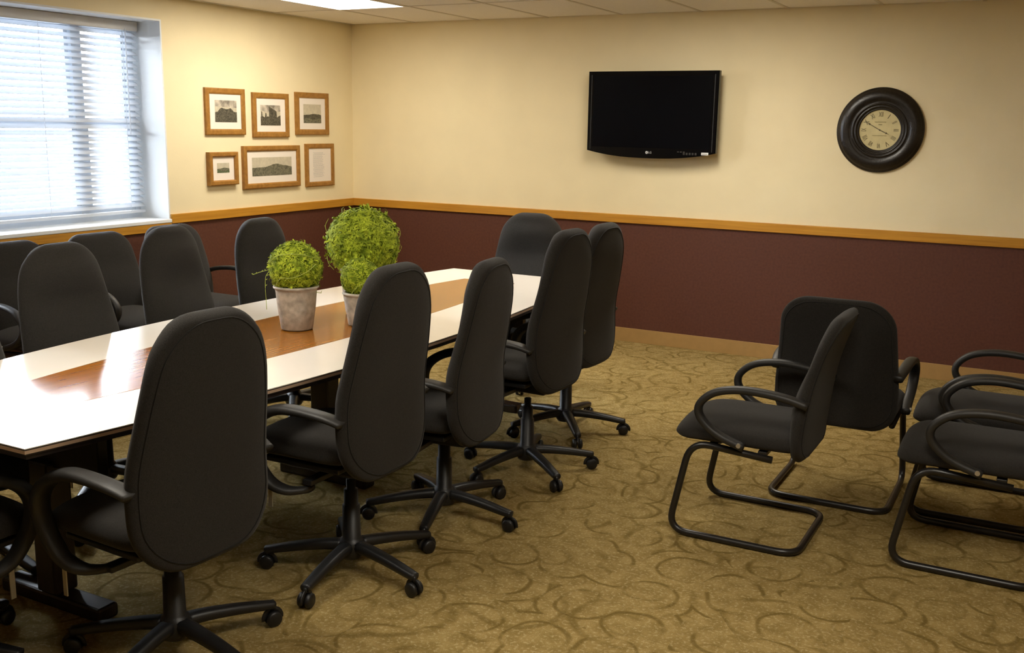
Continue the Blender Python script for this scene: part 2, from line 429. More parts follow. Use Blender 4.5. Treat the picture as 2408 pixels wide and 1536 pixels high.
# ------------------------------------------------------------------ conference table (boat shaped, axis along y)
TX, TY0, TY1, TH = 2.583, -5.483, -1.788, .74
tb = thing('conference_table', 'long boat-shaped conference table with pale top and brown wood inlay', 'table', (TX, (TY0+TY1)/2, 0))
HL = (TY1-TY0)/2
def boat(hl, wm, we, n=28):
    P = []
    for i in range(n+1):
        y = -hl+2*hl*i/n; P.append((we+(wm-we)*(1-(y/hl)**2), y))
    return P+[(-x, y) for x, y in reversed(P)]
def slab(bm, outline, z0, z1, mi=0):
    a = [bm.verts.new((x, y, z0)) for x, y in outline]; b = [bm.verts.new((x, y, z1)) for x, y in outline]; n = len(a)
    bm.faces.new(a[::-1]).material_index = mi; bm.faces.new(b).material_index = mi
    for i in range(n): bm.faces.new((a[i], a[(i+1) % n], b[(i+1) % n], b[i])).material_index = mi
    return bm
obj('tabletop', slab(bmesh.new(), boat(HL, .632, .447), TH-.003, TH), M['laminate'], tb)
obj('wood_inlay', slab(bmesh.new(), boat(1.515, .288, .168), TH-.0025, TH+.0008), M['inlay'], tb)
bm = bmesh.new()
slab(bm, boat(HL-.001, .631, .446), TH-.007, TH-.003, 1); slab(bm, boat(HL, .632, .447), TH-.017, TH-.007, 0); slab(bm, boat(HL-.001, .631, .446), TH-.021, TH-.017, 1)
obj('edge_band', bm, [M['edge'], M['edge_dark']], tb)
obj('top_core', slab(bmesh.new(), boat(HL-.01, .622, .437), TH-.036, TH-.021), M['darkwood'], tb)
for yc in (-1.45, 0, 1.45):
    obj('apron', B(-.27, .27, yc-.02, yc+.02, .50, TH-.036, bev=.004), M['darkwood'], tb)
    obj('column', B(-.05, .05, yc-.045, yc+.045, .05, .52, bev=.01), M['darkwood'], tb)
    obj('foot', B(-.25, .25, yc-.04, yc+.04, 0, .05, bev=.01), M['darkwood'], tb)
obj('rail', B(-.02, .02, -1.43, -.02, .56, .66, bev=.003), M['darkwood'], tb)
obj('rail', B(-.02, .02, .02, 1.43, .56, .66, bev=.003), M['darkwood'], tb)

# ------------------------------------------------------------------ high-back task chair (faces +Y)
def clampsqrt(v): return math.sqrt(max(0, v))
EZ0, EZ1 = .365, 1.12
def knots(v, t):
    t = max(0, min(.99999, t))*5; i = int(t); f = t-i; g = lambda k: v[max(0, min(5, k))]
    a, b, c, d = g(i-1), g(i), g(i+1), g(i+2)
    return .5*(2*b+(c-a)*f+(2*a-5*b+4*c-d)*f*f+(3*b-a-3*c+d)*f**3)
def ex_w(z):      # half width of back at height z
    base = knots((.262, .260, .259, .243, .216, .168), (z-EZ0)/(EZ1-EZ0))
    R0, R1 = .178, .113; d0, d1 = z-EZ0, EZ1-z; wv = base
    if d0 < R0: wv = min(wv, base-R0+clampsqrt(R0*R0-(R0-d0)**2))
    if d1 < R1: wv = min(wv, base-R1+clampsqrt(R1*R1-(R1-d1)**2))
    return max(.02, wv)
def ex_c(z): return knots((-.166, -.147, -.145, -.172, -.197, -.203), (z-EZ0)/(EZ1-EZ0))
def ex_t(z):
    d = min(z-EZ0, EZ1-z)
    return max(.004, .041*clampsqrt(1-(1-min(1, d/.032))**2)) if d < .032 else .041
def back_loft(wf, cf, tf, z0, z1, n=34, seg=28, p=2.7, dent=None):
    rings = []
    for i in range(n+1):
        u = i/n; u = .5-.5*math.cos(u*PI); z = z0+(z1-z0)*u
        a, c_, t_ = wf(z), cf(z), tf(z); ring = []
        for j in range(seg):
            th = 2*PI*j/seg; cx, sx = math.cos(th), math.sin(th)
            X = a*math.copysign(abs(cx)**(2/p), cx); Y = t_*math.copysign(abs(sx)**(2/p), sx)
            if dent and sx > 0: Y += dent(X/a, z)
            ring.append(Vector((X, c_+Y, z)))
        rings.append(ring)
    return loft(bmesh.new(), rings)
def lumbar(xn, z):     # front of the cushion: padded lumbar roll with a hollow above it
    k = max(0, 1-xn*xn)
    return k*(.026*math.exp(-((z-.68)/.07)**2)-.026*math.exp(-((z-.86)/.05)**2)+.018*math.exp(-((z-1.0)/.05)**2))
def outline_loop(wf, cf, tf, z0, z1, inset, n=30, p=2.7, lo=0):
    """line on the rear face, a constant inset from the silhouette"""
    P = []
    for i in range(n+1):
        z = z0+inset+(z1-z0-2*inset)*(.5-.5*math.cos(i/n*PI)); s_ = z0+(z-z0-inset)/(z1-z0-2*inset)*(z1-z0)
        W = max(.006, wf(s_)-inset); k = min(.999, W/max(wf(z), W+.001))
        P.append((W, cf(z)-tf(z)*(1-k**p)**(1/p)-.0005, z))
    return P+[(-x, y, z) for x, y, z in reversed(P)]
def leg_bm():
    bm = bmesh.new(); P = [(0, .035, .105), (0, .10, .103), (0, .20, .092), (0, .285, .078), (0, .325, .072)]
    sweep(bm, catmull(P, 3), lambda u: .027-.009*u, lambda u: .021-.008*u, seg=10, power=3.2); return bm
def caster_bm():
    bm = bmesh.new()
    ry = Matrix.Rotation(PI/2, 3, 'Y')
    for s in (-1, 1):
        lathe(bm, [(0, -.010), (.020, -.010), (.026, -.006), (.027, 0), (.026, .006), (.020, .010), (0, .010)], 18, (s*.015, .318, .027), rot=ry)
    lathe(bm, [(0, .050), (.010, .050), (.010, .075), (0, .075)], 10, (0, .318, 0))
    P = [(0, .318+.030*math.cos(a), .027+.030*math.sin(a)) for a in [math.radians(d) for d in range(-10, 191, 20)]]
    sweep(bm, P, .009, .004, up=(1, 0, 0), seg=8, power=3); return bm
def arm_path(sx):
    P = [(sx*.250, -.160, .632), (sx*.264, -.09, .652), (sx*.270, .03, .660), (sx*.272, .11, .650), (sx*.272, .185, .612), (sx*.272, .225, .560), (sx*.270, .228, .500),
         (sx*.266, .195, .430), (sx*.256, .150, .375), (sx*.235, .09, .352), (sx*.18, .04, .350)]
    return catmull(P, 5)
def make_task_chair():
    t = thing('office_chair', '', 'chair')
    # seat cushion, waterfall front
    rings = []
    for i in range(23):
        u = .5-.5*math.cos(i/22*PI); y = -.13+.45*u; y -= .07
        e = min(1, (y+.20)/.10); f = min(1, (.25-y)/.12)
        a = .235*(.80+.20*clampsqrt(1-(1-e)**2))*(.80+.20*clampsqrt(1-(1-f)**2))
        th = .046*clampsqrt(1-(1-min(1, (y+.20)/.05+.05))**2)*clampsqrt(1-(1-min(1, (.25-y)/.06+.05))**2)
        zc = .462-.035*max(0, (y-.12)/.14)**2+.004; ring = []
        for j in range(26):
            q = 2*PI*j/26; cx, sx = math.cos(q), math.sin(q)
            X = a*math.copysign(abs(cx)**(2/3.2), cx); Z = th*math.copysign(abs(sx)**(2/2.6), sx)
            ring.append(Vector((X, y+.07, zc+max(Z, -.035)+(.01*(1-(X/a)**2) if sx > 0 else 0))))
        rings.append(ring)
    obj('seat', loft(bmesh.new(), rings), M['fabric'], t, True)
    obj('backrest', back_loft(ex_w, ex_c, ex_t, EZ0, EZ1, dent=lumbar), M['fabric'], t, True)
    obj('piping', sweep(bmesh.new(), outline_loop(ex_w, ex_c, ex_t, EZ0, EZ1, .024), .0024, .0024, up=(0, 1, 0), seg=6, closed=True), M['piping'], t, True)
    for s in (-1, 1):
        obj('armrest', sweep_arm(s), M['armpl'], t, True)
    bm = bmesh.new(); box(bm, -.19, .19, -.09, .24, .398, .418, bev=.005); box(bm, -.08, .08, -.13, .12, .345, .40, bev=.01)
    box(bm, -.20, .20, .02, .06, .342, .362, bev=.003)
    obj('seat_plate', bm, M['plastic'], t)
    obj('back_bracket', sweep(bmesh.new(), catmull([(0, -.08, .372), (0, -.10, .372), (0, -.125, .40), (0, -.135, .45)], 4), .035, .006, up=(0, 0, 1), seg=8, power=4), M['plastic'], t, True)
    bm = bmesh.new()
    lathe(bm, [(0, .06), (.042, .06), (.050, .075), (.050, .115), (.040, .130), (.034, .135), (.032, .26), (.026, .262), (.026, .32), (.017, .322), (.017, .36), (0, .36)], 20)
    obj('column', bm, M['plastic'], t, True)
    for s in (-1, 1): obj('tag', B(s*.262-.002, s*.262+.002, .143, .159, .265, .36), M['steel'], t, label='thin pale strip hanging below the seat')
    for k in range(5):
        l = obj('leg', leg_bm(), M['plastic'], t, True) if k == 0 else None
        if k == 0:
            l0 = l; obj('caster', caster_bm(), M['plastic'], l, True)
        else:
            l = tree(l0); l.parent = t
        l.rotation_euler.z = 2*PI*k/5
    return t
def sweep_arm(s):
    """flat looping arm: wide across X, thin through the loop plane"""
    bm = bmesh.new(); P = arm_path(s); n = len(P); rings = []
    for i, p in enumerate(P):
        u = i/(n-1); a = P[max(0, i-1)]; b = P[min(n-1, i+1)]; tt = (b-a).normalized()
        nn = Vector((1, 0, 0)).cross(tt).normalized(); W = .033-.006*u; T = .012+.009*math.sin(u*PI)**1.5; ring = []
        for j in range(14):
            q = 2*PI*j/14; cx, sx = math.cos(q), math.sin(q)
            ring.append(p+Vector((1, 0, 0))*W*math.copysign(abs(cx)**.75, cx)+nn*T*math.copysign(abs(sx)**.75, sx))
        rings.append(ring)
    return loft(bm, rings)
proto = make_task_chair(); first = [True]
def task(x, y, rz_deg, base_deg, label, scale=1.0, group='high-back office chairs around the conference table'):
    t = proto if first[0] else tree(proto); first[0] = False
    t.location = (x, y, 0); t.rotation_euler.z = math.radians(rz_deg); t['label'] = label; t['group'] = group
    k = 0
    for ch in t.children:
        if ch.name.startswith('leg'):
            ch.rotation_euler.z = math.radians(base_deg-90-rz_deg+72*k); k += 1
        elif scale != 0:
            ch.location.z = 0 if ch.name.startswith('column') else min(.02, scale-1.0) if ch.name.startswith('armrest') else scale-1.0
    return t
task(3.187, -5.128, 87, 65, 'nearest charcoal high-back office chair, in front of the table near corner', 0.995)
task(3.292, -4.372, 90.9, 62, 'charcoal high-back office chair with back in front of the smallest moss pot', 1.047)
task(3.300, -3.745, 96.8, 0, 'third charcoal high-back office chair along the table side facing away from the window', 0.995)
task(3.329, -3.045, 88.2, 35, 'fourth charcoal high-back office chair from the front, overlapping the last one', 1.06)
task(3.210, -2.365, 88.2, 19, 'farthest high-back office chair on the open floor side, partly hidden by its neighbour', 1.028)
task(2.498, -1.556, 189.5, 10, 'charcoal high-back office chair at the far head of the table by the brown wall', 0.958)
task(1.759, -2.89, -84.9, 20, 'charcoal high-back office chair on the window side, behind the nearest moss pot', 0.986)
task(1.812, -3.586, -81, 40, 'charcoal high-back office chair on the window side, in front of the right window jamb', 1)
task(1.847, -4.259, -86.4, 12, 'charcoal high-back office chair on the window side, second from the left photo edge', 0.98)
task(2.11, -5.02, -88, 66, 'charcoal high-back office chair cut by the left photo edge beside the table', 0.98)
task(2.60, -5.59, 0, 97, 'office chair at the table near head, only arm and casters visible', .97)

# ------------------------------------------------------------------ sled-base guest chair (faces +Y)
GZ0, GZ1 = .362, .945
def g_w(z):
    base = .262-.030*max(0, (z-.55)/.39); R0, R1 = .11, .12; d0, d1 = z-GZ0, GZ1-z; wv = base
    if d0 < R0: wv = base-R0+clampsqrt(R0*R0-(R0-d0)**2)
    if d1 < R1: wv = min(wv, base-R1+clampsqrt(R1*R1-(R1-d1)**2))
    return max(.02, wv)
def g_c(z):
    t = (z-GZ0)/(GZ1-GZ0)
    return -.228+.022*math.sin(t*PI)-.110*t**1.4
def g_t(z):
    d = min(z-GZ0, GZ1-z); T = .034+.010*math.exp(-((z-.56)/.14)**2)
    return max(.004, T*clampsqrt(1-(1-min(1, d/.035))**2)) if d < .035 else T
def g_arm(s):
    P = catmull([(s*.255, -.265, .612), (s*.268, -.17, .638), (s*.274, -.03, .648), (s*.276, .08, .628), (s*.276, .142, .580), (s*.274, .150, .530),
                 (s*.272, .110, .480), (s*.270, .05, .445), (s*.272, -.035, .418)], 5)
    bm = bmesh.new(); n = len(P); rings = []
    for i, p in enumerate(P):
        u = i/(n-1); a = P[max(0, i-1)]; b = P[min(n-1, i+1)]; tt = (b-a).normalized()
        nn = Vector((1, 0, 0)).cross(tt).normalized(); W = .024-.002*u; T = .0155; ring = []
        for j in range(12):
            q = 2*PI*j/12; cx, sx = math.cos(q), math.sin(q)
            ring.append(p+Vector((1, 0, 0))*W*math.copysign(abs(cx)**.75, cx)+nn*T*math.copysign(abs(sx)**.75, sx))
        rings.append(ring)
    return loft(bm, rings)
def make_guest():
    t = thing('guest_chair', '', 'chair')
    rings = []
    for i in range(23):
        u = .5-.5*math.cos(i/22*PI); y = -.235+.505*u
        e = min(1, (y+.235)/.10); f = min(1, (.27-y)/.16)
        a = .252*(.85+.15*clampsqrt(1-(1-e)**2))*(.70+.30*clampsqrt(1-(1-f)**2))
        th = .050*clampsqrt(1-(1-min(1, (y+.235)/.05+.05))**2)*clampsqrt(1-(1-min(1, (.27-y)/.08+.04))**2)
        zc = .436-.016*max(0, (y-.10)/.17)**2; ring = []
        for j in range(26):
            q = 2*PI*j/26; cx, sx = math.cos(q), math.sin(q)
            X = a*math.copysign(abs(cx)**(2/3), cx); Z = th*math.copysign(abs(sx)**(2/2.4), sx)
            ring.append(Vector((X, y, zc+max(Z, -.034)+(.012*(1-(X/a)**2) if sx > 0 else 0))))
        rings.append(ring)
    obj('seat', loft(bmesh.new(), rings), M['fabric'], t, True)
    dent = lambda xn, z: max(0, 1-xn*xn)*(.012*math.exp(-((z-.60)/.08)**2)-.010*math.exp(-((z-.76)/.05)**2))
    obj('backrest', back_loft(g_w, g_c, g_t, GZ0, GZ1, dent=dent), M['fabric'], t, True)
    obj('piping', sweep(bmesh.new(), outline_loop(g_w, g_c, g_t, GZ0, GZ1, .020), .0022, .0022, up=(0, 1, 0), seg=6, closed=True), M['piping'], t, True)
    for s in (-1, 1):
        a = obj('armrest', g_arm(s), M['armpl'], t, True)
        obj('screw', lathe(bmesh.new(), [(0, -.004), (.009, -.004), (.009, .004), (0, .004)], 12, (s*.292, -.020, .428), rot=Matrix.Rotation(PI/2, 3, 'Y')), M['steel'], a)
    # one bent tube: seat rail, front leg, runner, rear crossbar and back round
    def bend(P, r=.085, k=7):
        P = [Vector(p) for p in P]; out = [P[0]]
        for i in range(1, len(P)-1):
            a, b, c_ = P[i-1], P[i], P[i+1]; d1 = (a-b).normalized(); d2 = (c_-b).normalized()
            rr = min(r, (a-b).length*.49, (c_-b).length*.49); p0 = b+d1*rr; p2 = b+d2*rr
            for j in range(k+1):
                q = j/k; out.append((1-q)**2*p0+2*q*(1-q)*b+q*q*p2)
        return out+[P[-1]]
    X = .255; half = [(.235, -.14, .375), (.235, .19, .398), (X, .262, .0150), (X, -.262, .0150)]
    P = bend([(x, y, z) for x, y, z in half]+[(-x, y, z) for x, y, z in reversed(half)])
    bm = bmesh.new(); n = len(P); prev = None; rings = []
    tprev = None; nrm = Vector((1, 0, 0))
    for i, p in enumerate(P):
        tt = (P[min(n-1, i+1)]-P[max(0, i-1)]).normalized(); nrm = (nrm-tt*nrm.dot(tt))
        nrm = nrm.normalized() if nrm.length > 1e-4 else Vector((0, 0, 1)).cross(tt).normalized(); bn = tt.cross(nrm)
        rings.append([p+(nrm*math.cos(2*PI*j/10)+bn*math.sin(2*PI*j/10))*.0142 for j in range(10)])
    obj('sled_frame', loft(bm, rings), M['metalblk'], t, True)
    bm = bmesh.new()
    for y in (-.10, .10): box(bm, -.235, .235, y-.018, y+.018, .385, .402, bev=.003)
    obj('seat_bracket', bm, M['metalblk'], t)
    return t
gp = make_guest(); gf = [True]
def guest(x, y, rz, label, group):
    t = gp if gf[0] else tree(gp); gf[0] = False
    t.location = (x, y, 0); t.rotation_euler.z = math.radians(rz); t['label'] = label; t['group'] = group
G = 'sled-base guest chairs standing right of the table'; GW = 'sled-base guest chairs along the window wall'
guest(4.445, -3.165, 90, 'black sled-base guest chair seen from its side, standing nearest the office chairs', G)
guest(4.685, -2.52, 0, 'black sled-base guest chair turned with its back to the camera', G)
guest(5.285, -3.025, 90, 'front sled-base guest chair cut by the right photo edge', G)
guest(5.265, -2.42, 90, 'rear sled-base guest chair cut by the right photo edge, nearer the brown wall', G)
guest(.62, -3.57, -90, 'guest chair under the window, cut by the left photo edge', GW)
guest(.62, -2.965, -90, 'guest chair under the right end of the window, between two office chairs', GW)
guest(.60, -2.36, -90, 'guest chair below the window jamb with one looped arm showing beside an office chair', GW)

# ------------------------------------------------------------------ television
TVY = -.13
tv = thing('television', 'black flat-screen television with curved lower edge mounted on the cream wall', 'television', (2.778, -.001, 1.72))
hw = .497
def tvo(sc=1, top=.310, n=24):
    P = [(-hw*sc, top), (-hw*sc, -.262)]
    for i in range(1, n): 
        u = -1+2*i/n; P.append((u*hw*sc, -.262-.048*(1-abs(u)**2.4)))
    P += [(hw*sc, -.262), (hw*sc, top)]
    return P
def plate(bm, P, y0, y1, mi=0):
    a = [bm.verts.new((x, y0, z)) for x, z in P]; b = [bm.verts.new((x, y1, z)) for x, z in P]; n = len(a)
    f0 = bm.faces.new(a); f1 = bm.faces.new(b[::-1])
    fs = [f0, f1]+[bm.faces.new((a[i], a[(i+1) % n], b[(i+1) % n], b[i])) for i in range(n)]
    for f in fs: f.material_index = mi
    bmesh.ops.recalc_face_normals(bm, faces=fs); return bm
bm = plate(bmesh.new(), tvo(), TVY, -.085)
bmesh.ops.bevel(bm, geom=[e for e in bm.edges if all(abs(v.co.y-TVY) < 1e-5 for v in e.verts)], offset=.006, segments=2, affect='EDGES')
obj('bezel', bm, M['tv'], tv)
obj('rear_housing', B(-.40, .40, -.085, -.045, -.22, .24, bev=.012), M['plastic'], tv)
obj('wall_bracket', B(-.20, .20, -.045, 0, -.14, .14, bev=.003), M['metalblk'], tv)
obj('screen', B(-.455, .455, TVY-.0006, TVY+.004, -.235, .275), M['screen'], tv)
for s in (-1, 1): obj('trim_strip', B(s*.470-.003, s*.470+.003, TVY-.0012, TVY+.002, -.255, .285), M['plastic'], tv)
flip = Matrix(((1, 0, 0, 0), (0, 0, 1, 0), (0, 1, 0, 0), (0, 0, 0, 1)))
def face(x, y, z): return Matrix.Translation((x, y, z)) @ Matrix.Rotation(PI/2, 4, 'X')
bm = bmesh.new()
lathe(bm, [(0, 0), (.0105, 0), (.0105, .0012), (0, .0012)], 20, (-.017, TVY-.0006, -.268), rot=Matrix.Rotation(PI/2, 3, 'X'))
for a in range(10, 340, 12):
    pass
add_text(bm, 'LG', .022, face(.008, TVY-.001, -.268))
obj('logo', bm, M['grey'], tv, label='round emblem and letters LG in pale grey')
bm = bmesh.new(); add_text(bm, 'Lc', .009, face(-.017, TVY-.0022, -.268))
obj('emblem_mark', bm, M['dim'], tv)
st = obj('sticker', B(.395, .447, TVY-.0014, TVY, -.276, -.258), M['white'], tv, label='small white sticker')
bm = bmesh.new()
for k in range(4): box(bm, .402+k*.010, .408+k*.010, TVY-.002, TVY-.0014, -.270, -.266)
obj('sticker_print', bm, M['dim'], st)
bm = bmesh.new()
for k in range(7): box(bm, .215+k*.022, .229+k*.022, TVY-.0013, TVY, -.278+(.016 if k < 2 else 0), -.262+(.008 if k < 3 else 0))
obj('button_marks', bm, M['dim'], tv)

# ------------------------------------------------------------------ wall clock
ck = thing('wall_clock', 'large round black wall clock with cream roman-numeral dial', 'clock', (4.352, 0, 1.640))
RX90 = Matrix.Rotation(PI/2, 3, 'X')
prof = [(0, .0), (.276, 0), (.279, .008), (.277, .016), (.266, .019), (.262, .024), (.250, .036), (.222, .044), (.194, .040), (.180, .030), (.176, .036), (.170, .038), (.165, .033),
        (.161, .028), (.157, .032), (.151, .033), (.146, .027), (.142, .020), (.138, .023), (.133, .022), (.131, .012), (0, .012)]
obj('clock_frame', lathe(bmesh.new(), prof, 96, rot=RX90), M['clockfr'], ck, True)
obj('dial', lathe(bmesh.new(), [(0, .0125), (.131, .0125), (.131, .014), (0, .014)], 64, rot=RX90), M['dial'], ck)
NUM = ['XII', 'I', 'II', 'III', 'IIII', 'V', 'VI', 'VII', 'VIII', 'IX', 'X', 'XI']
for i, s in enumerate(NUM):
    bm = bmesh.new()
    mtx = Matrix.Translation((0, -.0148, 0)) @ RX90.to_4x4() @ Matrix.Rotation(-2*PI*i/12, 4, 'Z') @ Matrix.Translation((0, .101, 0))
    add_text(bm, s, .046, mtx, sx=.52 if len(s) > 1 else .8)
    obj('numeral', bm, M['ink'], ck)
bm = bmesh.new()   # faint script across the dial
for z0, ww, h in ((.052, .072, .0045), (.036, .022, .003), (-.036, .090, .004)):
    P = [(-ww/2+ww*i/40, -.0147, z0+h*math.sin(i*1.9)) for i in range(41)]
    sweep(bm, P, .0007, .0004, up=(0, 1, 0), seg=4)
obj('dial_script', bm, M['inkfaint'], ck)
def hand(ang, ln, wd, back=.0):
    bm = bmesh.new(); ca, sa = math.sin(ang), math.cos(ang)
    def pt(r, w_): return (r*ca+w_*sa, r*sa-w_*ca)
    P = [pt(-back, wd*.5), pt(ln*.3, wd*.6), pt(ln*.62, wd*.45), pt(ln*.70, wd*1.6), pt(ln*.78, wd*.4), pt(ln, .0006), pt(ln, -.0006), pt(ln*.78, -wd*.4), pt(ln*.70, -wd*1.6), pt(ln*.62, -wd*.45), pt(ln*.3, -wd*.6), pt(-back, -wd*.5)]
    return plate(bm, P, -.0175, -.0165)
obj('minute_hand', hand(math.radians(300), .112, .0036), M['ink'], ck)
obj('hour_hand', hand(math.radians(115), .066, .0042), M['ink'], ck)
obj('hand_boss', lathe(bmesh.new(), [(0, .0145), (.005, .0145), (.005, .019), (0, .019)], 12, rot=RX90), M['ink'], ck)

# ------------------------------------------------------------------ framed pictures on the left wall
def landscape(prof, x):
    return prof
def picture(y0, y1, z0, z1, d, bw, pr, kind, label):
    """y to the right of the photo, prints pr=(left,right,bottom,top) as fractions"""
    t = thing('framed_picture', label, 'picture', (0, (y0+y1)/2, (z0+z1)/2), 0, 'oak framed pictures on the wall beside the window')
    W, H = (y1-y0)/2, (z1-z0)/2
    bm = bmesh.new()
    O = [(-W, -H), (W, -H), (W, H), (-W, H)]; I = [(-W+bw, -H+bw), (W-bw, -H+bw), (W-bw, H-bw), (-W+bw, H-bw)]
    for k in range(4):
        a, b, c_, e = O[k], O[(k+1) % 4], I[(k+1) % 4], I[k]
        v = [bm.verts.new((x, p[0], p[1])) for x, p in ((.0, a), (.0, b), (d*.86, b), (d*.86, a))]
        prof_ = [[(0, a, 0), (d*.88, a, 0), (d, (a[0]*.85+e[0]*.15, a[1]*.85+e[1]*.15), 0), (d, (a[0]*.25+e[0]*.75, a[1]*.25+e[1]*.75), 0), (d*.8, e, 0), (0.002, e, 0)],
                 [(0, b, 0), (d*.88, b, 0), (d, (b[0]*.85+c_[0]*.15, b[1]*.85+c_[1]*.15), 0), (d, (b[0]*.25+c_[0]*.75, b[1]*.25+c_[1]*.75), 0), (d*.8, c_, 0), (0.002, c_, 0)]]
        for q in v: bm.verts.remove(q)
        va = [bm.verts.new((x, p[0], p[1])) for x, p, _ in prof_[0]]; vb = [bm.verts.new((x, p[0], p[1])) for x, p, _ in prof_[1]]
        for i in range(len(va)-1): bm.faces.new((va[i], vb[i], vb[i+1], va[i+1]))
    bmesh.ops.recalc_face_normals(bm, faces=bm.faces)
    obj('frame', bm, M['oak'], t)
    obj('mat_board', B(.001, d*.55, -W+bw*.8, W-bw*.8, -H+bw*.8, H-bw*.8), M['mat'], t)
    iw, ih = 2*(W-bw), 2*(H-bw); a0 = -W+bw+iw*pr[0]; a1 = -W+bw+iw*pr[1]; b0 = -H+bw+ih*pr[2]; b1 = -H+bw+ih*pr[3]
    xp = d*.55+.0006; bm = bmesh.new(); P = lambda u, v, k=0: (xp+k*.0004, a0+(a1-a0)*u, b0+(b1-b0)*v)
    def poly(pts, mi, k=0): 
        f = bm.faces.new([bm.verts.new(P(u, v, k)) for u, v in pts]); f.material_index = mi
    rnd = random.Random(hash(kind) % 1000 if False else len(label))
    def ridge(fn, mi, k, n=40):
        top = [(i/n, max(0.02, min(.98, fn(i/n)+.012*rnd.uniform(-1, 1)))) for i in range(n+1)]
        for (u0, v0), (u1, v1) in zip(top, top[1:]): poly([(u0, 0), (u1, 0), (u1, v1), (u0, v0)], mi, k)
    def quads_bg(mi): poly([(0, 0), (1, 0), (1, 1), (0, 1)], mi, 0)
    if kind == 'text':
        y = .97; 
        while y > .03:
            l_ = 0.0 if rnd.random() < .85 else .08; e = 1-.25*rnd.random()
            u = l_
            while u < e-.04:
                wv = rnd.uniform(.04, .13); poly([(u, y-.012), (min(e, u+wv), y-.012), (min(e, u+wv), y), (u, y)], 0, 0); u += wv+.025
            y -= .036
        ms = [M['txt']]
    elif kind == 'ruin':
        quads_bg(0); poly([(0, .72), (1, .66), (1, 1), (0, 1)], 1, 1)
        ridge(lambda u: .44+.04*math.sin(u*9)+(.20*min(1, max(0, (u-.12)*6))*min(1, max(0, (.86-u)*7))), 2, 2)
        ridge(lambda u: .42+.03*math.sin(u*17), 2, 3); ms = [M['sky_lt'], M['cloud'], M['print_dk']]
    elif kind == 'tower':
        quads_bg(0); poly([(0, .75), (.35, .62), (1, .70), (1, 1), (0, 1)], 1, 1)
        poly([(.42, .3), (.82, .3), (.80, .70), (.52, .88), (.42, .93)], 2, 3); poly([(.02, .3), (.10, .3), (.08, .66), (.04, .70)], 2, 3); poly([(.20, .3), (.30, .3), (.29, .60), (.24, .62)], 2, 3)
        ridge(lambda u: .42+.07*max(0, u-.8)*5+.03*math.sin(u*21), 2, 2); ms = [M['sky_lt'], M['cloud'], M['print_dk']]
    elif kind == 'hill':
        quads_bg(0); ridge(lambda u: .43+.06*math.exp(-((u-.62)/.3)**2), 2, 1); ridge(lambda u: .22+.04*math.sin(u*8), 1, 2); ms = [M['sky_lt'], M['print_md'], M['print_dk']]
    elif kind == 'green':
        quads_bg(0); ridge(lambda u: .40+.12*math.exp(-((u-.6)/.3)**2), 1, 1); ridge(lambda u: .25+.1*math.sin(2+u*5), 2, 2); ms = [M['sky_lt'], M['print_md'], M['grn']]
    else:
        quads_bg(0); ridge(lambda u: .46+.17*math.exp(-((u-.60)/.20)**2)+.03*math.exp(-((u-.9)/.2)**2)-.05*max(0, u-.85)*4, 1, 1); ms = [M['sky_lt'], M['print_md']]
    obj('text_print' if kind == 'text' else 'photo_print', bm, ms, t)
picture(-1.735, -1.333, 1.527, 1.860, .022, .041, (.17, .86, .20, .82), 'ruin', 'oak framed photograph of a dark rocky mass, top left of the six pictures')
picture(-1.250, -.842, 1.508, 1.842, .022, .041, (.14, .83, .19, .80), 'tower', 'oak framed photograph of a dark tower under clouds, top middle of the six pictures')
picture(-.757, -.345, 1.526, 1.861, .022, .043, (.16, .84, .20, .80), 'hill', 'oak framed photograph of a low hill, top right of the six pictures')
picture(-1.735, -1.442, 1.163, 1.403, .040, .036, (.22, .78, .32, .74), 'green', 'smallest oak framed picture, bottom left of the six pictures')
picture(-1.375, -.730, 1.120, 1.443, .030, .040, (.10, .90, .22, .80), 'wide', 'widest oak framed hill panorama, bottom middle of the six pictures')
picture(-.648, -.285, 1.106, 1.453, .022, .038, (.20, .74, .12, .90), 'text', 'oak framed sheet of small printed text, bottom right of the six pictures')

